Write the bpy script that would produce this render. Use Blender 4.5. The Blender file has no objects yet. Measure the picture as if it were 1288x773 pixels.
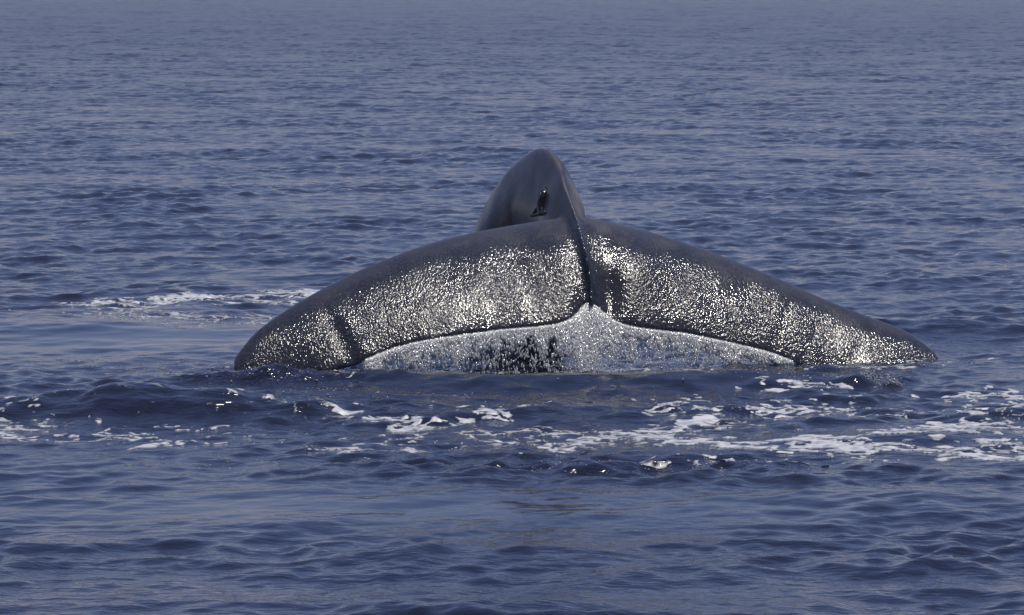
import bpy, bmesh, math, random
import numpy as np
from mathutils import Vector, Matrix
from mathutils.bvhtree import BVHTree

# ------------------------------------------------------------------ camera, sky, sun, exposure
sc = bpy.context.scene
R = math.radians
F = 5920.0                 # focal length in photograph pixels (1288 wide)
CAM_H = 3.41               # eye height above the sea
PITCH = math.atan(436.5 / F)
cam_d = bpy.data.cameras.new('camera')
cam_d.sensor_width = 36.0
cam_d.lens = F / 1288.0 * 36.0
cam_d.clip_start = 0.5
cam_d.clip_end = 20000
cam = bpy.data.objects.new('camera', cam_d)
sc.collection.objects.link(cam)
cam.location = (0, 0, CAM_H)
cam.rotation_euler = (math.pi / 2 - PITCH, 0, 0)
sc.camera = cam

SUN_EL, SUN_AZ = R(63), R(19)         # azimuth from +Y, negative = to the left
world = bpy.data.worlds.new('World')
sc.world = world
world.use_nodes = True
wn, wl = world.node_tree.nodes, world.node_tree.links
wn.clear()
wo = wn.new('ShaderNodeOutputWorld')
bg = wn.new('ShaderNodeBackground')
sky = wn.new('ShaderNodeTexSky')
sky.sky_type = 'NISHITA'
sky.sun_disc = False
sky.sun_elevation = SUN_EL
sky.sun_rotation = SUN_AZ
sky.altitude = 0
sky.air_density = 1.0
sky.dust_density = 0.2
sky.ozone_density = 3.0
bg.inputs['Strength'].default_value = 0.057
tint = wn.new('ShaderNodeMix'); tint.data_type = 'RGBA'; tint.blend_type = 'MULTIPLY'
tint.inputs[0].default_value = 1.0
tint.inputs[7].default_value = (0.965, 0.845, 1.08, 1)
wl.new(sky.outputs[0], tint.inputs[6])
wl.new(tint.outputs[2], bg.inputs['Color'])
wl.new(bg.outputs[0], wo.inputs[0])

sun_d = bpy.data.lights.new('sun', 'SUN')
sun_d.energy = 3.0
sun_d.angle = R(0.53)
sun_d.color = (1.0, 0.95, 0.87)
sun = bpy.data.objects.new('sun', sun_d)
sc.collection.objects.link(sun)
sdir = Vector((math.sin(SUN_AZ) * math.cos(SUN_EL), math.cos(SUN_AZ) * math.cos(SUN_EL), math.sin(SUN_EL)))
sun.rotation_euler = sdir.to_track_quat('Z', 'Y').to_euler()

sc.view_settings.view_transform = 'Standard'
sc.view_settings.look = 'None'
sc.view_settings.gamma = 1.0
sc.view_settings.exposure = 0.0
sc.view_settings.use_curve_mapping = False
sc.render.engine = 'CYCLES'
sc.cycles.use_denoising = True
sc.cycles.denoiser = 'OPENIMAGEDENOISE'
sc.cycles.denoising_prefilter = 'ACCURATE'
sc.cycles.max_bounces = 6
sc.cycles.sample_clamp_indirect = 0.6

rng = np.random.default_rng(11)
random.seed(5)

# ------------------------------------------------------------------ helpers
CT, ST = math.cos(PITCH), math.sin(PITCH)

def P(px, py, Y):
    """photograph measurement + distance in metres -> world point"""
    a, b = (px - 644.0) / F, (386.5 - py) / F
    dy = CT + b * ST
    dz = -ST + b * CT
    s = Y / dy
    return np.array([a * s, Y, CAM_H + dz * s])

def G(px, py, z=0.0):
    """photograph measurement on the water -> world x, y"""
    a, b = (px - 644.0) / F, (386.5 - py) / F
    dy = CT + b * ST
    dz = -ST + b * CT
    s = (z - CAM_H) / dz
    return np.array([a * s, dy * s])

def tag(o, label=None, cat=None, group=None, kind=None):
    if label: o['label'] = label
    if cat: o['category'] = cat
    if group: o['group'] = group
    if kind: o['kind'] = kind
    return o

def link(name, me, mat, parent=None):
    o = bpy.data.objects.new(name, me)
    sc.collection.objects.link(o)
    if mat: me.materials.append(mat)
    if parent: o.parent = parent
    return o

def mesh_np(name, V, Q, smooth=True):
    """vertices (n,3), faces (m,3) or (m,4) -> mesh"""
    me = bpy.data.meshes.new(name)
    V = np.ascontiguousarray(V, dtype=np.float32)
    Q = np.ascontiguousarray(Q, dtype=np.int32)
    k = Q.shape[1]
    me.vertices.add(len(V)); me.vertices.foreach_set('co', V.ravel())
    me.loops.add(Q.size); me.loops.foreach_set('vertex_index', Q.ravel())
    me.polygons.add(len(Q))
    me.polygons.foreach_set('loop_start', np.arange(0, Q.size, k, dtype=np.int32))
    if smooth:
        me.polygons.foreach_set('use_smooth', np.ones(len(Q), dtype=bool))
    me.update(calc_edges=True)
    return me

def smooth01(e0, e1, x):
    t = np.clip((x - e0) / (e1 - e0), 0, 1)
    return t * t * (3 - 2 * t)

def curve(ts, pts, t):
    """smooth (monotone-ish Catmull-Rom) interpolation of control points"""
    ts = np.asarray(ts, float); pts = np.asarray(pts, float)
    m = np.gradient(pts, ts, axis=0)
    t = np.atleast_1d(np.clip(t, ts[0], ts[-1]))
    i = np.clip(np.searchsorted(ts, t, 'right') - 1, 0, len(ts) - 2)
    h = (ts[i + 1] - ts[i]); u = (t - ts[i]) / h
    sh = (slice(None),) + (None,) * (pts.ndim - 1)
    u, h = u[sh], h[sh]
    return ((2*u**3 - 3*u**2 + 1) * pts[i] + (u**3 - 2*u**2 + u) * h * m[i]
            + (-2*u**3 + 3*u**2) * pts[i+1] + (u**3 - u**2) * h * m[i+1])

# ------------------------------------------------------------------ random fields (tileable)
def gauss_field(N, L, spec, seed, chop=False):
    g = np.random.default_rng(seed)
    k1 = np.fft.fftfreq(N, d=L / N) * 2 * math.pi
    kx, ky = np.meshgrid(k1, k1, indexing='xy')
    k = np.hypot(kx, ky); k[0, 0] = 1e-6
    amp = np.sqrt(np.maximum(spec(kx, ky, k), 0)); amp[0, 0] = 0
    h = np.fft.fft2(g.standard_normal((N, N))) * amp
    out = np.real(np.fft.ifft2(h))
    if not chop:
        return out / out.std()
    hx = np.real(np.fft.ifft2(1j * kx / k * h)); hy = np.real(np.fft.ifft2(1j * ky / k * h))
    sl = np.real(np.fft.ifft2(1j * kx * h)).var() + np.real(np.fft.ifft2(1j * ky * h)).var()
    return out, hx, hy, math.sqrt(sl)

def sample(f, L, x, y):
    N = f.shape[0]
    u = np.mod(x / L, 1.0) * N; v = np.mod(y / L, 1.0) * N
    i = np.floor(u).astype(np.int32); j = np.floor(v).astype(np.int32)
    fu = (u - i).astype(np.float32); fv = (v - j).astype(np.float32)
    i %= N; j %= N
    i2 = (i + 1) % N; j2 = (j + 1) % N
    return (f[j, i] * (1 - fu) + f[j, i2] * fu) * (1 - fv) + (f[j2, i] * (1 - fu) + f[j2, i2] * fu) * fv

WDIR = R(-70)      # direction the wind sea runs (towards the camera, slightly right)
def wind_spec(lo, hi, spread=2):
    def f(kx, ky, k):
        c = (kx * math.cos(WDIR) + ky * math.sin(WDIR)) / k
        d = np.abs(c) ** spread * 0.62 + 0.38
        return k ** -4.0 * d * np.exp(-(2*math.pi/lo/k) ** 2) * np.exp(-(k*hi/2/math.pi) ** 2)
    return f

SEA = []
for (N, L, lo, hi, slope, seed, sp) in ((1024, 173.0, 22.0, 5.0, 0.010, 1, 4),    # low swell
                                        (2048, 83.0, 1.9, 0.40, 0.076, 7, 1),      # wind waves
                                        (1024, 19.0, 0.65, 0.13, 0.155, 3, 2)):   # ripples
    h, hx, hy, s = gauss_field(N, L, wind_spec(lo, hi, sp), seed, True)
    c = slope / s
    lim = 2.6 * h.std(); h = lim * np.tanh(h / lim)
    SEA.append((L, (h * c).astype(np.float32), (hx * c).astype(np.float32), (hy * c).astype(np.float32)))
iso = lambda lo, hi, p: (lambda kx, ky, k: k ** -p * np.exp(-(2*math.pi/lo/k) ** 2) * np.exp(-(k*hi/2/math.pi) ** 2))
NZ_A = gauss_field(1024, 23.0, iso(0.9, 0.06, 2.6), 21).astype(np.float32)     # foam webs
NZ_E = gauss_field(1024, 23.0, iso(0.9, 0.16, 3.0), 24).astype(np.float32)     # broad foam ribbons
NZ_B = gauss_field(1024, 11.0, iso(0.25, 0.025, 2.2), 22).astype(np.float32)   # foam flecks
NZ_C = gauss_field(512, 61.0, iso(9.0, 1.0, 3.0), 23).astype(np.float32)       # gust patches

# ------------------------------------------------------------------ the sea surface
def blob(x, y, px, py, rx, ry, rot=0.0):
    """smooth hill of unit height, centre measured on the photograph, radii in metres"""
    c = G(px, py)
    dx, dy = x - c[0], y - c[1]
    if rot:
        cr, sr = math.cos(rot), math.sin(rot)
        dx, dy = dx * cr + dy * sr, -dx * sr + dy * cr
    return np.exp(-(dx / rx) ** 2 - (dy / ry) ** 2)

# hills and hollows the whale pushed up: (px, py, rx, ry, rot, height)
HILLS = [(190, 520, 1.5, 0.55, R(-10), 0.19), (420, 500, 1.1, 0.5, R(-14), 0.05),
         (330, 480, 0.75, 0.3, R(8), 0.07),
         (1230, 412, 1.3, 0.7, R(4), 0.11), (60, 412, 1.6, 0.8, 0, 0.06),
         (250, 392, 1.3, 0.9, 0, 0.05), (1078, 484, 0.22, 0.14, R(-15), 0.085), (1118, 488, 0.10, 0.1, 0, 0.05),
         (740, 520, 1.5, 0.6, R(-6), 0.05), (1180, 560, 1.2, 0.7, R(10), 0.07), (1010, 500, 0.4, 0.25, 0, 0.05),
         (640, 700, 0.8, 0.5, R(-8), 0.05), (640, 775, 0.9, 0.4, R(-5), 0.06), (345, 517, 0.06, 0.1, 0, 0.05), (640, 484, 1.5, 0.42, R(-3), 0.085), (950, 480, 1.3, 0.40, R(2), 0.075), (420, 478, 0.9, 0.3, 0, 0.04)]
# slicks where the ripples are flattened: (px, py, rx, ry, strength)
SLICKS = [(150, 425, 2.4, 2.4, 0.92), (330, 640, 2.6, 1.5, 0.72), (700, 640, 2.0, 1.3, 0.6), (760, 480, 1.6, 0.8, 0.8),
          (150, 590, 1.4, 1.2, 0.7), (1000, 640, 1.6, 1.0, 0.4), (600, 365, 3.0, 3.0, 0.35), (860, 570, 0.8, 0.5, 0.5)]
# torn, choppy water: (px, py, rx, ry, strength)
TORN = [(335, 480, 0.9, 0.35, 1.9), (600, 590, 2.2, 0.8, 0.7), (880, 590, 1.5, 0.6, 0.8), (1100, 520, 1.4, 1.0, 0.5), (400, 520, 1.4, 1.0, 0.8), (1085, 480, 0.35, 0.2, 2.0)]

def sea(x, y):
    """world x, y of rest position -> displaced x, y, z"""
    x = np.asarray(x, float); y = np.asarray(y, float)
    calm = np.ones_like(x)
    for (px, py, rx, ry, s) in SLICKS:
        calm *= 1 - s * blob(x, y, px, py, rx, ry)
    torn = np.zeros_like(x)
    for (px, py, rx, ry, s) in TORN:
        torn += s * blob(x, y, px, py, rx, ry)
    near = np.exp(-(np.maximum(np.hypot(x, (y - 38.5)) - 3.0, 0) / 3.0) ** 2)   # wind waves broken up round the whale
    gust = 1 + 0.36 * sample(NZ_C, 61.0, x, y)
    gust = np.clip(gust, 0.5, 1.45)
    far = smooth01(7000, 1500, y)
    out = [x.copy(), y.copy(), np.zeros_like(x)]
    for n, (L, h, hx, hy) in enumerate(SEA):
        if n == 0: a = far * (1 - 0.5 * near)
        elif n == 1: a = far * gust * (1 - 0.25 * near) * (0.25 + 0.75 * calm)
        else: a = far * (gust * calm + torn) * (0.35 + 0.65 * smooth01(500, 120, y))
        ca, sa = math.cos(0.3 * n), math.sin(0.3 * n)
        sx, sy = x * ca + y * sa + 3.7 * n, -x * sa + y * ca + 1.3 * n
        hh = sample(h, L, sx, sy); ax = sample(hx, L, sx, sy); ay = sample(hy, L, sx, sy)
        out[2] += a * hh
        lam = (0.3, 0.75, 0.55)[n]
        out[0] += a * lam * (ax * ca - ay * sa)
        out[1] += a * lam * (ax * sa + ay * ca)
    for (px, py, rx, ry, rot, hgt) in HILLS:
        out[2] += hgt * blob(x, y, px, py, rx, ry, rot)
    return out

def new_mat(name):
    m = bpy.data.materials.new(name)
    m.use_nodes = True
    nt = m.node_tree
    bsdf = nt.nodes['Principled BSDF']
    return m, nt, bsdf

def water_material():
    m, nt, b = new_mat('sea_water')
    n, l = nt.nodes, nt.links
    b.inputs['Base Color'].default_value = (0.012, 0.017, 0.037, 1)
    b.inputs['Roughness'].default_value = 0.06
    b.inputs['IOR'].default_value = 1.333
    tc = n.new('ShaderNodeTexCoord')
    ra = n.new('ShaderNodeAttribute'); ra.attribute_name = 'fine_ripple'      # ripples too small for the mesh
    l.new(ra.outputs['Fac'], b.inputs['Roughness'])
    prev = None
    for (scale, dist, strength, detail) in ((8.0, 0.016, 0.8, 3), (28.0, 0.004, 0.8, 2)):
        mp = n.new('ShaderNodeMapping')
        mp.inputs['Rotation'].default_value = (0, 0, R(20))
        mp.inputs['Scale'].default_value = (0.65, 1.0, 1.0)
        nz = n.new('ShaderNodeTexNoise')
        nz.inputs['Scale'].default_value = scale
        nz.inputs['Detail'].default_value = detail
        nz.inputs['Distortion'].default_value = 0.3
        bp = n.new('ShaderNodeBump')
        bp.inputs['Distance'].default_value = dist
        at = n.new('ShaderNodeAttribute'); at.attribute_name = 'ripple'
        mu = n.new('ShaderNodeMath'); mu.operation = 'MULTIPLY'; mu.inputs[1].default_value = strength
        l.new(at.outputs['Fac'], mu.inputs[0]); l.new(mu.outputs[0], bp.inputs['Strength'])
        l.new(tc.outputs['Object'], mp.inputs[0]); l.new(mp.outputs[0], nz.inputs['Vector'])
        l.new(nz.outputs['Fac'], bp.inputs['Height'])
        if prev: l.new(prev, bp.inputs['Normal'])
        prev = bp.outputs[0]
    l.new(prev, b.inputs['Normal'])
    return m

def build_sea():
    # rows of growing spacing: fine where the waves read singly, coarse towards the horizon
    ys = [-30, -15, 0, 8, 14, 18, 20]
    y = 21.5
    while y < 460:
        ys.append(y); y += 0.00155 * y
    while y < 12000:
        ys.append(y); y *= 1.06
    ys = np.array(ys)
    inner = np.linspace(-0.15, 0.15, 480)
    outer = np.array([0.165, 0.18, 0.2, 0.23, 0.27, 0.33, 0.4, 0.5, 0.65, 0.9, 1.3, 2.0, 3.0])
    us = np.concatenate([-outer[::-1], inner, outer])
    wdt = np.maximum(ys, 20.0)
    X = us[None, :] * wdt[:, None]
    Y = np.repeat(ys[:, None], len(us), 1)
    x, y, z = sea(X.ravel(), Y.ravel())
    V = np.stack([x, y, z], 1)
    nr, nc = X.shape
    idx = np.arange(nr * nc).reshape(nr, nc)
    Q = np.stack([idx[:-1, :-1], idx[:-1, 1:], idx[1:, 1:], idx[1:, :-1]], -1).reshape(-1, 4)
    me = mesh_np('sea', V, Q)
    calm = np.ones(len(V))
    for (px, py, rx, ry, s) in SLICKS:
        calm *= 1 - s * blob(x, y, px, py, rx, ry)
    for (px, py, rx, ry, s) in TORN:
        calm += 0.7 * s * blob(x, y, px, py, rx, ry)
    at = me.attributes.new('ripple', 'FLOAT', 'POINT')
    at.data.foreach_set('value', calm.astype(np.float32))
    at = me.attributes.new('fine_ripple', 'FLOAT', 'POINT')
    at.data.foreach_set('value', (0.05 + 0.15 * smooth01(40, 240, y)).astype(np.float32))
    o = link('sea', me, water_material())
    tag(o, 'dark slate blue open sea with low rippled waves', 'sea', kind='structure')
    return o
build_sea()

# ------------------------------------------------------------------ the whale's tail
#      t     leading edge (px, py, Y)      trailing edge (px, py, Y)
LEFT = [(0.00, (724, 280, 41.15), (741, 380, 39.75)),
        (0.15, (655, 288, 41.10), (712, 405, 39.45)),
        (0.35, (560, 306, 40.85), (620, 417, 39.25)),
        (0.55, (480, 333, 40.50), (517, 433, 39.10)),
        (0.75, (400, 370, 40.10), (434, 463, 38.90)),
        (0.88, (346, 403, 39.75), (385, 475, 38.90)),
        (0.96, (312, 430, 39.50), (335, 487, 38.95)),
        (1.00, (296, 455, 39.35), (300, 490, 39.00))]
RIGHT = [(0.00, (724, 280, 41.15), (741, 380, 39.75)),
         (0.15, (790, 291, 41.20), (778, 407, 39.60)),
         (0.35, (880, 318, 41.20), (870, 422, 39.70)),
         (0.55, (965, 350, 41.05), (962, 443, 39.78)),
         (0.75, (1045, 384, 40.90), (1032, 469, 39.75)),
         (0.88, (1108, 408, 40.80), (1095, 484, 39.75)),
         (0.96, (1153, 427, 40.70), (1145, 488, 39.90)),
         (1.00, (1176, 449, 40.50), (1180, 492, 40.15))]
def edge(tab, t, k):
    return curve([r[0] for r in tab], [P(*r[k]) for r in tab], t)

def fluke_sections():
    """span stations from the left tip to the right tip: leading, trailing, half thickness"""
    n = 70
    t = np.linspace(1, 0, n)
    Ll, Tl = edge(LEFT, t, 1), edge(LEFT, t, 2)
    t2 = np.linspace(0, 1, n)[1:]
    Lr, Tr = edge(RIGHT, t2, 1), edge(RIGHT, t2, 2)
    L = np.vstack([Ll, Lr]); T = np.vstack([Tl, Tr])
    s = np.concatenate([-t, t2])
    return s, L, T

def build_whale_mesh():
    s, L, T = fluke_sections()
    nS, nC = len(s), 44
    # smooth the junction of the two leading edges
    for _ in range(6):
        L[1:-1] = 0.25 * L[:-2] + 0.5 * L[1:-1] + 0.25 * L[2:]
    c = T - L
    span = np.gradient(L + 0.4 * c, axis=0)
    span[np.abs(s) < 0.12] = np.array([1.0, 0, 0.0])
    for _ in range(8):
        span[1:-1] = 0.25 * span[:-2] + 0.5 * span[1:-1] + 0.25 * span[2:]
    nrm = np.cross(c, span); nrm /= np.linalg.norm(nrm, axis=1)[:, None]
    nrm *= np.sign(nrm[:, 2:3] + 1e-9)
    half = 0.042 + 0.093 * (1 - np.abs(s)) ** 0.9
    u = (1 - np.cos(np.linspace(0, math.pi, nC))) / 2      # chord 0..1
    prof = 1.48 * np.sqrt(u) - 0.63 * u - 1.76 * u**2 + 1.42 * u**3 - 0.46 * u**4
    prof = prof / prof.max()
    prof = prof * (1 - 0.0 * u) + 0.10 * u * (1 - u**8)
    camber = 0.34 * u * (1 - u) ** 0.8                     # convex upper side
    cam_amt = 0.30 + 0.12 * (1 - np.abs(s))
    V = []
    A, U = np.meshgrid(s, u, indexing='ij')
    mid = L[:, None, :] + c[:, None, :] * u[None, :, None] + nrm[:, None, :] * (cam_amt[:, None] * camber[None, :])[..., None]
    # dents and swellings of the upper side
    relief = np.zeros_like(A)
    relief += 0.035 * np.exp(-((A + 0.10) / 0.06) ** 2 - ((U - 0.62) / 0.28) ** 2)
    relief += -0.075 * np.exp(-((A - 0.105) / 0.05) ** 2 - ((U - 0.84) / 0.20) ** 2)
    relief += 0.045 * np.exp(-((A - 0.18) / 0.06) ** 2 - ((U - 0.60) / 0.28) ** 2)
    relief += 0.012 * np.exp(-((A - 0.0) / 0.028) ** 2 - ((U - 0.55) / 0.5) ** 2)
    relief += -0.018 * np.exp(-((A + 0.78 - 0.06 * U) / 0.02) ** 2) * smooth01(0.25, 0.6, U)
    relief += 0.012 * np.exp(-((A + 0.74 - 0.06 * U) / 0.02) ** 2) * smooth01(0.25, 0.6, U)
    for k, a0 in enumerate((0.64, 0.755, 0.80, 0.875, 0.90)):
        relief += (-0.008, -0.012, -0.005, -0.011, -0.006)[k] * np.exp(-((A - a0 + 0.07 * U) / 0.014) ** 2) * smooth01(0.2, 0.6, U)
    th = half[:, None] * prof[None, :] + 0.018 * (1 - 0.3 * U)
    up = mid + nrm[:, None, :] * (th + relief)[..., None]
    lo = mid - nrm[:, None, :] * (th * 0.8)[..., None]
    xx = np.linspace(0, 6, nS)
    nick = 0.6 * sample(NZ_C, 61.0, xx * 22, xx * 0 + 7.0) + 0.5 * sample(NZ_C, 61.0, xx * 60, xx * 0 + 5.0)
    cn = c / np.linalg.norm(c, axis=1)[:, None]
    rim = np.maximum(u - 0.88, 0) / 0.12
    dv = cn[:, None, :] * (0.010 * nick[:, None] * rim[None, :])[..., None]
    up = up + dv; lo = lo + dv
    ring = np.concatenate([up, lo[:, ::-1, :]], 1)         # closed section
    m = ring.shape[1]
    V = ring.reshape(-1, 3)
    idx = np.arange(nS * m).reshape(nS, m)
    nxt = np.roll(idx, -1, 1)
    Q = np.stack([idx[:-1], nxt[:-1], nxt[1:], idx[1:]], -1).reshape(-1, 4)
    bm = bmesh.new()
    vs = [bm.verts.new(v) for v in V]
    for q in Q: bm.faces.new([vs[i] for i in q])
    for e in (0, nS - 1): bm.faces.new([vs[i] for i in idx[e]])
    # tail stock: keel line arching up, over and down into the sea behind
    keel = [(744, 376, 39.60), (743, 348, 39.80), (736, 310, 40.12), (724, 270, 40.70), (710, 232, 41.45), (701, 203, 42.15), (684, 186, 42.80),
            (667, 192, 43.15), (645, 213, 43.5), (626, 246, 43.8), (608, 295, 44.1), (585, 370, 44.5), (550, 480, 45.0), (510, 610, 45.6)]
    hgt = [0.14, 0.26, 0.46, 0.62, 0.86, 1.02, 1.15, 1.25, 1.35, 1.45, 1.55, 1.65, 1.75, 1.85]
    wid = [0.025, 0.035, 0.06, 0.12, 0.19, 0.26, 0.30, 0.34, 0.39, 0.45, 0.52, 0.58, 0.64, 0.70]
    ts = np.arange(len(keel)); tt = np.linspace(0, len(keel) - 1, 90)
    K = curve(ts, [P(*k) for k in keel], tt)
    H = curve(ts, hgt, tt); W = curve(ts, wid, tt)
    tg = np.gradient(K, axis=0); tg /= np.linalg.norm(tg, axis=1)[:, None]
    side = np.cross(tg, (0, 0, 1.0)); side /= np.linalg.norm(side, axis=1)[:, None]
    upv = np.cross(side, tg)
    m2 = 40
    ph = np.linspace(0, 2 * math.pi, m2, endpoint=False)
    cx = np.sin(ph); cy = np.cos(ph)
    sec = []
    for i in range(len(K)):
        kf = 0.30 + 0.34 * smooth01(2.0, 5.5, tt[i])         # keel sharp near the flukes, rounder on the crest
        q = (1 - cy) / 2                                     # 0 at keel, 1 at belly
        wq = np.sign(cx) * W[i] * np.abs(cx) ** 0.95 * (kf + (1 - kf) * smooth01(0, 0.5, q))
        sec.append(K[i] + side[i] * wq[:, None] - upv[i] * (H[i] * q)[:, None])
    sec = np.array(sec)
    vs2 = [[bm.verts.new(v) for v in row] for row in sec]
    for i in range(len(sec) - 1):
        for j in range(m2):
            k = (j + 1) % m2
            bm.faces.new([vs2[i][j], vs2[i][k], vs2[i+1][k], vs2[i+1][j]])
    bm.faces.new(vs2[0]); bm.faces.new(vs2[-1])
    bmesh.ops.recalc_face_normals(bm, faces=bm.faces)
    me = bpy.data.meshes.new('raw'); bm.to_mesh(me); bm.free()
    # one continuous skin
    tmp = bpy.data.objects.new('tmp', me); sc.collection.objects.link(tmp)
    r = tmp.modifiers.new('r', 'REMESH'); r.mode = 'VOXEL'; r.voxel_size = 0.018
    sm = tmp.modifiers.new('s', 'SMOOTH'); sm.factor = 0.5; sm.iterations = 6
    dg = bpy.context.evaluated_depsgraph_get()
    out = bpy.data.meshes.new_from_object(tmp.evaluated_get(dg))
    bpy.data.objects.remove(tmp)
    out.name = 'whale'
    for p in out.polygons: p.use_smooth = True
    return out

def skin_material():
    m, nt, b = new_mat('whale_skin')
    n, l = nt.nodes, nt.links
    tc = n.new('ShaderNodeTexCoord')
    # mottled slate skin
    n1 = n.new('ShaderNodeTexNoise'); n1.inputs['Scale'].default_value = 2.2; n1.inputs['Detail'].default_value = 6
    n1.inputs['Roughness'].default_value = 0.6
    cr = n.new('ShaderNodeValToRGB')
    cr.color_ramp.elements[0].position = 0.3; cr.color_ramp.elements[0].color = (0.020, 0.020, 0.028, 1)
    cr.color_ramp.elements[1].position = 0.72; cr.color_ramp.elements[1].color = (0.050, 0.050, 0.061, 1)
    l.new(tc.outputs['Object'], n1.inputs['Vector']); l.new(n1.outputs['Fac'], cr.inputs['Fac'])
    # pale scratches running down the flank
    mp = n.new('ShaderNodeMapping'); mp.inputs['Scale'].default_value = (34, 24, 2.2)
    n2 = n.new('ShaderNodeTexNoise'); n2.inputs['Scale'].default_value = 1.0; n2.inputs['Detail'].default_value = 3
    c2 = n.new('ShaderNodeValToRGB'); c2.color_ramp.elements[0].position = 0.46; c2.color_ramp.elements[1].position = 0.74
    mx = n.new('ShaderNodeMix'); mx.data_type = 'RGBA'
    mx.inputs[7].default_value = (0.075, 0.08, 0.097, 1)
    mu = n.new('ShaderNodeMath'); mu.operation = 'MULTIPLY'; mu.inputs[1].default_value = 0.75
    l.new(tc.outputs['Object'], mp.inputs[0]); l.new(mp.outputs[0], n2.inputs['Vector']); l.new(n2.outputs['Fac'], c2.inputs['Fac'])
    l.new(c2.outputs['Color'], mu.inputs[0]); l.new(mu.outputs[0], mx.inputs[0]); l.new(cr.outputs['Color'], mx.inputs[6])
    l.new(mx.outputs[2], b.inputs['Base Color'])
    rr = n.new('ShaderNodeMapRange'); ra = n.new('ShaderNodeAttribute'); ra.attribute_name = 'beads'
    rr.inputs[1].default_value = 0.05; rr.inputs[2].default_value = 0.5; rr.inputs[3].default_value = 0.24; rr.inputs[4].default_value = 0.13
    l.new(ra.outputs['Fac'], rr.inputs[0])
    # some patches of skin hold a dull film, others a bright one
    pm = n.new('ShaderNodeMapping'); pm.inputs['Scale'].default_value = (3.2, 1.3, 1.6)
    pn = n.new('ShaderNodeTexNoise'); pn.inputs['Scale'].default_value = 1.0; pn.inputs['Detail'].default_value = 3
    pr = n.new('ShaderNodeMapRange'); pr.inputs[1].default_value = 0.35; pr.inputs[2].default_value = 0.68
    pr.inputs[3].default_value = 0.75; pr.inputs[4].default_value = 1.9
    ad = n.new('ShaderNodeMath'); ad.operation = 'MULTIPLY'
    l.new(tc.outputs['Object'], pm.inputs[0]); l.new(pm.outputs[0], pn.inputs['Vector']); l.new(pn.outputs['Fac'], pr.inputs[0])
    l.new(rr.outputs[0], ad.inputs[0]); l.new(pr.outputs[0], ad.inputs[1]); l.new(ad.outputs[0], b.inputs['Roughness'])
    b.inputs['IOR'].default_value = 1.33
    # beads and runnels of water over the skin
    prev = None
    at = n.new('ShaderNodeAttribute'); at.attribute_name = 'beads'
    for (sx, sy, sz, dist, st, det) in ((54, 22, 28, 0.0106, 0.9, 1), (112, 50, 62, 0.0045, 0.9, 0)):
        mp = n.new('ShaderNodeMapping'); mp.inputs['Scale'].default_value = (sx, sy, sz)
        nz = n.new('ShaderNodeTexNoise'); nz.inputs['Scale'].default_value = 1.0; nz.inputs['Detail'].default_value = det
        bp = n.new('ShaderNodeBump'); bp.inputs['Distance'].default_value = dist
        ml = n.new('ShaderNodeMath'); ml.operation = 'MULTIPLY'; ml.inputs[1].default_value = st
        l.new(at.outputs['Fac'], ml.inputs[0]); l.new(ml.outputs[0], bp.inputs['Strength'])
        l.new(tc.outputs['Object'], mp.inputs[0]); l.new(mp.outputs[0], nz.inputs['Vector']); l.new(nz.outputs['Fac'], bp.inputs['Height'])
        if prev: l.new(prev, bp.inputs['Normal'])
        prev = bp.outputs[0]
    l.new(prev, b.inputs['Normal'])
    return m
# BEADS
whale_me = build_whale_mesh()

# water beads and runnels gather towards the trailing edge and thin out on the stock
NZ_D = gauss_field(512, 13.0, iso(1.2, 0.2, 2.2), 31).astype(np.float32)
co = np.empty(len(whale_me.vertices) * 3, dtype=np.float32); whale_me.vertices.foreach_get('co', co); co = co.reshape(-1, 3)
fs, fL, fT = fluke_sections()
order = np.argsort(fL[:, 0])
ly = np.interp(co[:, 0], fL[order, 0], fL[order, 1]); order = np.argsort(fT[:, 0]); ty = np.interp(co[:, 0], fT[order, 0], fT[order, 1])
chord = (ly - co[:, 1]) / (ly - ty)
wet = 0.07 + 0.93 * smooth01(0.18, 0.60, chord)
wet *= np.clip(1.0 + 0.26 * sample(NZ_D, 13.0, co[:, 0], co[:, 1] * 0.5), 0.3, 1.5)
wet *= 1 + 0.12 * smooth01(1.2, 2.4, np.abs(co[:, 0] - 0.65))
wa = whale_me.attributes.new('beads', 'FLOAT', 'POINT'); wa.data.foreach_set('value', wet.astype(np.float32))
whale = link('whale', whale_me, skin_material())
tag(whale, 'diving grey whale tail with both wet flukes spread and tail stock arching behind', 'whale')

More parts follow.
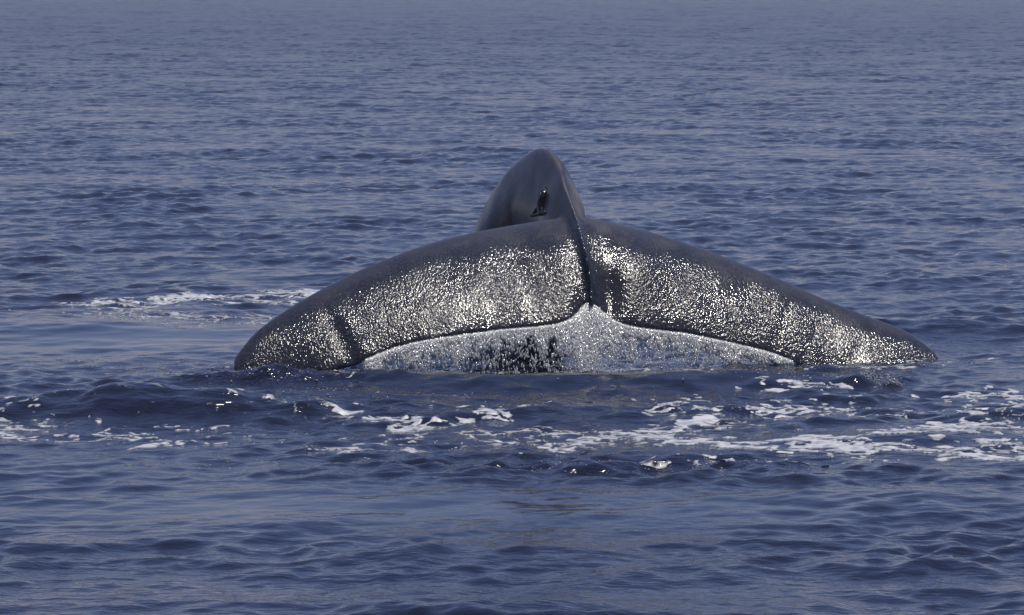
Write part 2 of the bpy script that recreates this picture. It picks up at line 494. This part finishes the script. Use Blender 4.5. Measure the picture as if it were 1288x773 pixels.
# ------------------------------------------------------------------ fish clinging to the tail stock
def build_remora():
    dg = bpy.context.evaluated_depsgraph_get()
    tree = BVHTree.FromPolygons([v.co for v in whale_me.vertices], [p.vertices for p in whale_me.polygons])
    eye = Vector((0, 0, CAM_H))
    def hit(px, py):
        d = (Vector(P(px, py, 42.0)) - eye).normalized()
        loc, nrm, i, dist = tree.ray_cast(eye, d)
        return loc, nrm
    ppm = F / 41.8
    chains = [[(686, 235, 1.0), (686.5, 240, 2.2), (685, 246, 4.6), (683.5, 252, 5.8), (682, 258, 5.6), (681.5, 264, 4.4), (682, 268, 3.0)],   # body
              [(680, 240, 1.4), (680, 246, 2.6)],                                           # shoulder fin
              [(680, 256, 3.0), (676.5, 261, 2.4), (673, 266, 2.2), (669.5, 270, 2.0), (668.5, 271.5, 1.2)],   # trailing tail
              [(671, 271, 1.6), (676, 269.5, 1.8), (682, 268, 2.4), (688, 267.5, 0.9)]]
    bm = bmesh.new()
    for ch in chains:
        for (a, b) in zip(ch[:-1], ch[1:]):
            for k in range(6):
                t = k / 6
                px, py, r = [a[i] * (1 - t) + b[i] * t for i in range(3)]
                loc, nrm = hit(px, py)
                if loc is None: continue
                r = 1.25 * r / ppm
                q = nrm.to_track_quat('Z', 'Y').to_matrix().to_4x4()
                M = Matrix.Translation(loc + nrm * r * 0.35) @ q @ Matrix.Diagonal((r, r, r * 0.75, 1))
                bmesh.ops.create_icosphere(bm, subdivisions=2, radius=1.0, matrix=M)
    me = bpy.data.meshes.new('raw'); bm.to_mesh(me); bm.free()
    tmp = bpy.data.objects.new('tmp', me); sc.collection.objects.link(tmp)
    r = tmp.modifiers.new('r', 'REMESH'); r.mode = 'VOXEL'; r.voxel_size = 0.005
    sm = tmp.modifiers.new('s', 'SMOOTH'); sm.iterations = 3
    dg = bpy.context.evaluated_depsgraph_get()
    out = bpy.data.meshes.new_from_object(tmp.evaluated_get(dg)); bpy.data.objects.remove(tmp)
    for p in out.polygons: p.use_smooth = True
    m, nt, b = new_mat('dark_wet_fish_skin')
    nz = nt.nodes.new('ShaderNodeTexNoise'); nz.inputs['Scale'].default_value = 25
    cr = nt.nodes.new('ShaderNodeValToRGB')
    cr.color_ramp.elements[0].color = (0.004, 0.004, 0.006, 1); cr.color_ramp.elements[1].color = (0.014, 0.014, 0.018, 1)
    nt.links.new(nz.outputs['Fac'], cr.inputs['Fac']); nt.links.new(cr.outputs['Color'], b.inputs['Base Color'])
    b.inputs['Roughness'].default_value = 0.14
    b.inputs['Specular IOR Level'].default_value = 0.35
    o = link('remora', out, m)
    tag(o, 'small black wet fish clinging to the whale tail stock just above the fluke', 'fish')
build_remora()

# ------------------------------------------------------------------ foam lying on the sea
STROKES = [([(296, 470), (340, 468), (400, 470), (450, 462)], .15, .95), ([(1010, 462), (1080, 461), (1180, 453)], .15, .9), ([(460, 464), (1000, 470)], .16, .72),
     # (points on the photograph, half width in metres, strength)
    ([(208, 374), (323, 369), (395, 364)], .45, 1.2), ([(235, 379), (296, 384)], .30, .9), ([(330, 370), (366, 380)], .3, .9),
    ([(112, 383), (140, 379), (165, 386)], .5, 1.1), ([(150, 390), (200, 398), (303, 405)], .6, .72), ([(120, 395), (220, 410)], .6, .62), ([(270, 384), (390, 384)], .5, .75), ([(300, 405), (345, 398)], .4, .7), ([(190, 378), (260, 372)], .5, 1.05),
    ([(2, 515), (40, 507), (74, 499)], .26, 1.15), ([(2, 521), (27, 526)], .2, .85), ([(37, 533), (72, 537)], .2, .8), ([(0, 542), (30, 552)], .22, .9),
    ([(104, 552), (175, 562)], .16, .95), ([(151, 542), (180, 552), (232, 560)], .16, .95), ([(218, 537), (242, 542)], .12, .85), ([(276, 558), (295, 562)], .14, .85),
    ([(165, 493), (235, 497), (279, 503), (316, 515), (352, 516)], .18, 1.12), ([(200, 500), (330, 507)], .4, .55), ([(280, 520), (420, 530)], .4, .5),
    ([(150, 430), (310, 470)], .9, .47), ([(0, 440), (200, 470)], .7, .46), ([(160, 470), (280, 480)], .4, .5), ([(420, 470), (510, 462)], .35, .55), ([(400, 495), (460, 480)], .4, .5),
    ([(442, 526), (514, 534), (540, 535)], .13, 1.1), ([(560, 510), (586, 510), (609, 525), (583, 531), (563, 536)], .16, 1.15), ([(640, 528), (675, 522)], .12, .8),
    ([(400, 569), (442, 567), (491, 574), (576, 565)], .2, .85), ([(481, 565), (537, 551)], .16, .85), ([(440, 565), (455, 570)], .22, 1.1),
    ([(583, 552), (661, 544), (720, 543)], .24, 1.08), ([(599, 557), (677, 560)], .24, .95), ([(739, 549), (820, 552), (868, 563)], .24, 1.08),
    ([(693, 572), (729, 562), (820, 560)], .2, .95), ([(630, 563), (760, 556)], .35, .7), ([(690, 545), (735, 556)], .18, .9),
    ([(951, 489), (1000, 489), (1027, 484), (1061, 485)], .17, 1.0), ([(1020, 486), (1038, 485)], .2, 1.1),
    ([(978, 529), (1012, 512), (1058, 506)], .22, 1.12), ([(1005, 516), (1025, 509)], .3, 1.05), ([(921, 525), (967, 518)], .15, .9),
    ([(876, 502), (849, 521), (842, 542)], .15, 1.12), ([(857, 554), (910, 537)], .14, .85), ([(880, 530), (960, 540)], .5, .5),
    ([(914, 563), (970, 565), (1122, 574), (1255, 579), (1300, 585)], .28, 1.35), ([(1010, 570), (1200, 578)], .3, 1.05),
    ([(970, 565), (1122, 561), (1164, 542), (1202, 531), (1236, 521), (1255, 512)], .18, 1.15),
    ([(1202, 500), (1240, 497), (1277, 493)], .2, 1.15), ([(1247, 512), (1300, 497)], .22, 1.15), ([(1160, 554), (1247, 542)], .3, .85),
    ([(1228, 557), (1260, 568), (1300, 576)], .24, 1.0), ([(1247, 529), (1274, 542)], .2, .85), ([(1180, 545), (1300, 550)], .5, .62),
    ([(1050, 529), (1107, 516)], .16, .85), ([(1130, 523), (1164, 521)], .16, .8), ([(1080, 535), (1150, 545)], .5, .45), ([(1190, 520), (1290, 525)], .5, .55),
    ([(868, 586), (920, 590), (982, 588)], .16, .9), ([(1035, 586), (1096, 586)], .12, .85), ([(808, 584), (853, 599)], .3, .6),
    ([(240, 580), (420, 585)], .6, .42), ([(100, 595), (330, 585)], .4, .45), ([(60, 520), (260, 545)], .6, .42), ([(500, 500), (900, 510)], .6, .3),
    ([(650, 597), (840, 600)], .4, .36), ([(330, 545), (480, 560)], .5, .4), ([(1000, 545), (1288, 600)], .5, .35)]

def foam_density(x, y):
    D = np.zeros_like(x)
    for pts, r, st in STROKES:
        g = [G(*p) for p in pts]
        lo = np.min(g, 0) - 3 * r; hi = np.max(g, 0) + 3 * r
        m = (x > lo[0]) & (x < hi[0]) & (y > lo[1]) & (y < hi[1])
        if not m.any(): continue
        xs, ys = x[m], y[m]
        best = np.full(xs.shape, 1e9)
        for a, b in zip(g[:-1], g[1:]):
            ab = b - a
            t = np.clip(((xs - a[0]) * ab[0] + (ys - a[1]) * ab[1]) / (ab @ ab), 0, 1)
            best = np.minimum(best, (xs - a[0] - t * ab[0]) ** 2 + (ys - a[1] - t * ab[1]) ** 2)
        D[m] = np.maximum(D[m], st * np.exp(-best / r ** 2))
    return D

def build_foam(name, label, y0, y1, seed_shift):
    xs = np.arange(-5.2, 5.2, 0.012); ys = np.arange(y0, y1, 0.024)
    X, Y = np.meshgrid(xs, ys)
    x, y = X.ravel(), Y.ravel()
    # let the flow stir the outlines
    wx = x + 0.16 * sample(NZ_A, 23.0, x * 0.7 + 5, y * 0.7); wy = y + 0.16 * sample(NZ_A, 23.0, x * 0.7, y * 0.7 + 9)
    D = foam_density(wx, wy)
    swx = 0.28 * sample(NZ_A, 23.0, x * 0.35 + 11, y * 0.35); swy = 0.28 * sample(NZ_A, 23.0, x * 0.35, y * 0.35 + 6)
    web = 1 - 1.6 * np.abs(sample(NZ_E, 23.0, (x + swx) * 0.45 + seed_shift, (y + swy) * 0.85))
    fleck = sample(NZ_B, 11.0, x * 0.42 + seed_shift, y * 0.7)
    Fm = D + 0.45 * (np.maximum(web, -0.9) - 0.35) + 0.045 * fleck - 0.665
    Fm[D < 0.12] = -0.4
    k2 = (Fm > 0).reshape(X.shape)
    shp = X.shape
    face = k2[:-1, :-1] | k2[:-1, 1:] | k2[1:, 1:] | k2[1:, :-1]
    idx = np.arange(x.size).reshape(shp)
    Q = np.stack([idx[:-1, :-1], idx[:-1, 1:], idx[1:, 1:], idx[1:, :-1]], -1)[face]
    used = np.unique(Q)
    remap = np.full(x.size, -1); remap[used] = np.arange(len(used))
    xx, yy, ff = x[used], y[used], Fm[used]
    sx, sy, sz = sea(xx, yy)
    sz = sz + np.clip(0.05 * ff, -0.010, 0.0) + np.minimum(0.003, 0.02 * np.maximum(ff, 0)) + 0.0015
    me = mesh_np(name, np.stack([sx, sy, sz], 1), remap[Q])
    ta = me.attributes.new('thickness', 'FLOAT', 'POINT')
    ta.data.foreach_set('value', (np.clip(ff / 0.34, 0, 1) ** 0.8).astype(np.float32))
    o = link(name, me, FOAM)
    tag(o, label, 'foam', kind='stuff')

def foam_material():
    m, nt, b = new_mat('foam_white')
    n, l = nt.nodes, nt.links
    tc = n.new('ShaderNodeTexCoord')
    nz = n.new('ShaderNodeTexNoise'); nz.inputs['Scale'].default_value = 14; nz.inputs['Detail'].default_value = 5
    cr = n.new('ShaderNodeValToRGB')
    cr.color_ramp.elements[0].position = 0.32; cr.color_ramp.elements[0].color = (0.34, 0.37, 0.44, 1)
    cr.color_ramp.elements[1].position = 0.58; cr.color_ramp.elements[1].color = (0.74, 0.75, 0.77, 1)
    bp = n.new('ShaderNodeBump'); bp.inputs['Distance'].default_value = 0.015; bp.inputs['Strength'].default_value = 0.35
    l.new(tc.outputs['Object'], nz.inputs['Vector']); l.new(nz.outputs['Fac'], cr.inputs['Fac'])
    l.new(nz.outputs['Fac'], bp.inputs['Height']); l.new(bp.outputs[0], b.inputs['Normal'])
    ta = n.new('ShaderNodeAttribute'); ta.attribute_name = 'thickness'
    mx = n.new('ShaderNodeMix'); mx.data_type = 'RGBA'
    mx.inputs[6].default_value = (0.08, 0.10, 0.15, 1)           # thin film of bubbles: the sea shows through
    l.new(ta.outputs['Fac'], mx.inputs[0]); l.new(cr.outputs['Color'], mx.inputs[7])
    l.new(mx.outputs[2], b.inputs['Base Color'])
    b.inputs['Roughness'].default_value = 0.45
    al = n.new('ShaderNodeMapRange'); al.inputs[2].default_value = 0.40; al.inputs[3].default_value = 0.15   # thin bubbles let the water show
    l.new(ta.outputs['Fac'], al.inputs[0]); l.new(al.outputs[0], b.inputs['Alpha'])
    return m
FOAM = foam_material()
build_foam('sea_foam', 'lacy white foam streaks on the churned water in front of the flukes', 31.5, 40.4, 0.0)
build_foam('sea_foam', 'white foam patch on the water behind the fluke tip beside the smooth slick', 42.6, 50.0, 4.0)

# ------------------------------------------------------------------ water pouring off the trailing edge
def drops_arrays(C, rad, length, tilt=None):
    """many little spindles (six corners, eight faces each): centres, radii, half lengths along z"""
    n = len(C)
    base = np.array([[1, 0, 0], [0, 1, 0], [-1, 0, 0], [0, -1, 0], [0, 0, 1], [0, 0, -1]], float)
    tri = np.array([[0, 1, 4], [1, 2, 4], [2, 3, 4], [3, 0, 4], [1, 0, 5], [2, 1, 5], [3, 2, 5], [0, 3, 5]])
    a = rng.uniform(0, math.pi, n)
    ca, sa = np.cos(a), np.sin(a)
    V = np.empty((n, 6, 3))
    V[:, :, 0] = base[None, :, 0] * ca[:, None] - base[None, :, 1] * sa[:, None]
    V[:, :, 1] = base[None, :, 0] * sa[:, None] + base[None, :, 1] * ca[:, None]
    V[:, :, :2] *= rad[:, None, None]
    V[:, :, 2] = base[None, :, 2] * length[:, None]
    if tilt is not None:
        V[:, :, 0] += V[:, :, 2] * tilt[:, None, 0]; V[:, :, 1] += V[:, :, 2] * tilt[:, None, 1]
    V += C[:, None, :]
    T = (tri[None] + (np.arange(n) * 6)[:, None, None]).reshape(-1, 3)
    return V.reshape(-1, 3), T

def spray_material():
    m = bpy.data.materials.new('falling_water'); m.use_nodes = True
    nt = m.node_tree; n, l = nt.nodes, nt.links
    n.clear()
    o = n.new('ShaderNodeOutputMaterial')
    d = n.new('ShaderNodeBsdfDiffuse'); d.inputs['Color'].default_value = (0.88, 0.89, 0.91, 1)
    t = n.new('ShaderNodeBsdfTranslucent'); t.inputs['Color'].default_value = (0.90, 0.91, 0.93, 1)
    g = n.new('ShaderNodeBsdfGlossy'); g.inputs['Roughness'].default_value = 0.12
    m1 = n.new('ShaderNodeMixShader'); m1.inputs[0].default_value = 0.5
    m2 = n.new('ShaderNodeMixShader'); m2.inputs[0].default_value = 0.06
    l.new(d.outputs[0], m1.inputs[1]); l.new(t.outputs[0], m1.inputs[2])
    tr = n.new('ShaderNodeBsdfTransparent')
    m3 = n.new('ShaderNodeMixShader'); m3.inputs[0].default_value = 0.22       # clear water between the bubbles
    l.new(m1.outputs[0], m2.inputs[1]); l.new(g.outputs[0], m2.inputs[2])
    l.new(m2.outputs[0], m3.inputs[1]); l.new(tr.outputs[0], m3.inputs[2]); l.new(m3.outputs[0], o.inputs['Surface'])
    return m
SPRAY = spray_material()

def build_curtain():
    n = 80000
    s = rng.uniform(-0.68, 0.64, n)
    T = np.where((s < 0)[:, None], edge(LEFT, np.abs(s), 2), edge(RIGHT, np.abs(s), 2))
    w = rng.uniform(0, 1, n) ** 1.9
    ragged = sample(NZ_D, 13.0, s * 9.0, 0 * s) + 0.6 * sample(NZ_D, 13.0, s * 31.0 + 3, 0 * s)
    clump = sample(NZ_B, 11.0, s * 5.2, w * 0.35)
    mid = np.exp(-((s + 0.02) / 0.10) ** 2)
    depth = 0.42 + 0.17 * ragged + 0.5 * mid - 0.18 * np.abs(s)
    p = smooth01(1.15, 0.75, w / np.maximum(depth, 0.1)) + 0.08 + 0.10 * clump
    p = np.where(w < 0.12, 1.0, p)
    keep = rng.uniform(0, 1, n) < p
    s, T, w, mid = s[keep], T[keep], w[keep], mid[keep]
    n = len(s)
    z0 = T[:, 2] - 0.005
    drop = np.maximum(z0 + 0.03, 0.05)
    z = z0 - drop * w
    fwd = 0.015 + 1.1 * w * drop + 0.14 * mid * np.sqrt(w) + rng.uniform(-0.03, 0.05, n)
    C = np.stack([T[:, 0] + rng.normal(0, 0.012, n), T[:, 1] - fwd, z], 1)
    rad = rng.uniform(0.0025, 0.0085, n)
    ln = rng.uniform(0.006, 0.024, n) * (1.1 - 0.5 * w)
    V1, T1 = drops_arrays(C, rad, ln, np.stack([rng.normal(0, .12, n), np.full(n, .15)], 1))
    # the unbroken sheet the strands tear from: a thin ragged slab just under the edge
    ns, nw = 420, 16
    gs = np.linspace(-0.675, 0.635, ns)
    gT = np.where((gs < 0)[:, None], edge(LEFT, np.abs(gs), 2), edge(RIGHT, np.abs(gs), 2))
    gm = np.exp(-((gs + 0.02) / 0.10) ** 2)
    rag = sample(NZ_D, 13.0, gs * 9.0, 0 * gs) + 0.6 * sample(NZ_D, 13.0, gs * 31.0 + 3, 0 * gs) + 0.5 * sample(NZ_B, 11.0, gs * 9.0, 0 * gs)
    reach = np.clip(0.30 + 0.13 * rag + 0.42 * gm - 0.12 * np.abs(gs), 0.08, 0.9) * np.clip((0.68 - np.abs(gs)) / 0.1, 0.2, 1)
    W_ = np.linspace(0, 1, nw)[None, :] * reach[:, None]
    gz0 = gT[:, 2] - 0.005; gd = np.maximum(gz0 + 0.03, 0.05)
    rough = 0.012 * sample(NZ_B, 11.0, gs[:, None] * 4.5 + 0 * W_, W_ * 0.5) + 0.010 * sample(NZ_D, 13.0, gs[:, None] * 20 + 0 * W_, W_ * 0.4)
    fw = 0.004 + 1.1 * W_ * gd[:, None] + 0.14 * gm[:, None] * np.sqrt(W_) + rough
    fx = gT[:, None, 0] + 0 * W_; fz = gz0[:, None] - gd[:, None] * W_
    ring = np.stack([fx, gT[:, None, 1] - fw, fz], -1)          # a film of water, millimetres thick
    ii = np.arange(ns * nw).reshape(ns, nw)
    q = np.stack([ii[:-1, :-1], ii[:-1, 1:], ii[1:, 1:], ii[1:, :-1]], -1).reshape(-1, 4)
    T2 = np.vstack([q[:, [0, 1, 2]], q[:, [0, 2, 3]]]) + len(V1)
    me = mesh_np('falling_water', np.vstack([V1, ring.reshape(-1, 3)]), np.vstack([T1, T2]))
    o = link('falling_water', me, SPRAY)
    tag(o, 'white curtain of water pouring off the trailing edge of the flukes', 'water', kind='stuff')
build_curtain()

def build_splash():
    C, rd = [], []
    # beads tossed up round the flukes: (px, py, rx, ry, count, height)
    for (px, py, rx, ry, cnt, hh) in ((1098, 482, 0.10, 0.10, 420, 0.045), (1086, 477, 0.05, 0.06, 260, 0.05), (1120, 488, 0.09, 0.08, 300, 0.03),
                                      (330, 482, 0.6, 0.25, 170, 0.012), (420, 500, 0.9, 0.5, 130, 0.010), (520, 470, 1.0, 0.3, 90, 0.010),
                                      (690, 592, 0.30, 0.3, 50, 0.006), (880, 590, 0.6, 0.3, 60, 0.006), (1000, 480, 0.6, 0.3, 90, 0.010), (380, 466, 0.6, 0.12, 240, 0.02), (1090, 458, 0.6, 0.12, 160, 0.015), (740, 500, 1.6, 0.6, 40, 0.006),
                                      (620, 462, 1.3, 0.12, 260, 0.03), (880, 465, 1.2, 0.12, 260, 0.03), (740, 468, 0.3, 0.12, 200, 0.04)):
        c = G(px, py)
        x = rng.normal(c[0], rx * 0.6, cnt); y = rng.normal(c[1], ry * 0.6, cnt)
        sx, sy, sz = sea(x, y)
        C.append(np.stack([sx, sy, sz + np.abs(rng.normal(0, hh, cnt))], 1)); rd.append(0.003 + 0.010 * rng.uniform(0, 1, cnt) ** 2.5)
    C = np.vstack(C); rd = np.concatenate(rd)
    me = mesh_np('spray_droplets', *drops_arrays(C, rd, rd * rng.uniform(0.5, 0.9, len(rd))))
    m, nt, b = new_mat('water_drop')
    b.inputs['Base Color'].default_value = (0.22, 0.25, 0.31, 1); b.inputs['Roughness'].default_value = 0.12; b.inputs['IOR'].default_value = 1.33
    nz = nt.nodes.new('ShaderNodeTexNoise'); nz.inputs['Scale'].default_value = 60
    cr = nt.nodes.new('ShaderNodeValToRGB')
    cr.color_ramp.elements[0].color = (0.35, 0.38, 0.44, 1); cr.color_ramp.elements[1].color = (0.85, 0.86, 0.88, 1)
    nt.links.new(nz.outputs['Fac'], cr.inputs['Fac']); nt.links.new(cr.outputs['Color'], b.inputs['Base Color'])
    o = link('spray_droplets', me, m)
    tag(o, 'fine bright droplets splashed over the water round the flukes', 'droplets', kind='stuff')
build_splash()

# ------------------------------------------------------------------ air
def build_haze():
    bm = bmesh.new()
    bmesh.ops.create_cube(bm, size=1.0)
    me = bpy.data.meshes.new('haze'); bm.to_mesh(me); bm.free()
    m = bpy.data.materials.new('sea_haze'); m.use_nodes = True
    nt = m.node_tree; nt.nodes.clear()
    o_ = nt.nodes.new('ShaderNodeOutputMaterial')
    v = nt.nodes.new('ShaderNodeVolumePrincipled')
    v.inputs['Color'].default_value = (0.75, 0.85, 1.0, 1)
    v.inputs['Density'].default_value = 0.00045
    v.inputs['Anisotropy'].default_value = 0.3
    nt.links.new(v.outputs[0], o_.inputs['Volume'])
    o = link('haze', me, m)
    o.scale = (80000, 26000, 9.0)
    o.location = (0, 6000, 2.5)
    tag(o, 'thin pale sea haze lying over the water', 'haze', kind='stuff')
HAZE = True
if HAZE: build_haze()
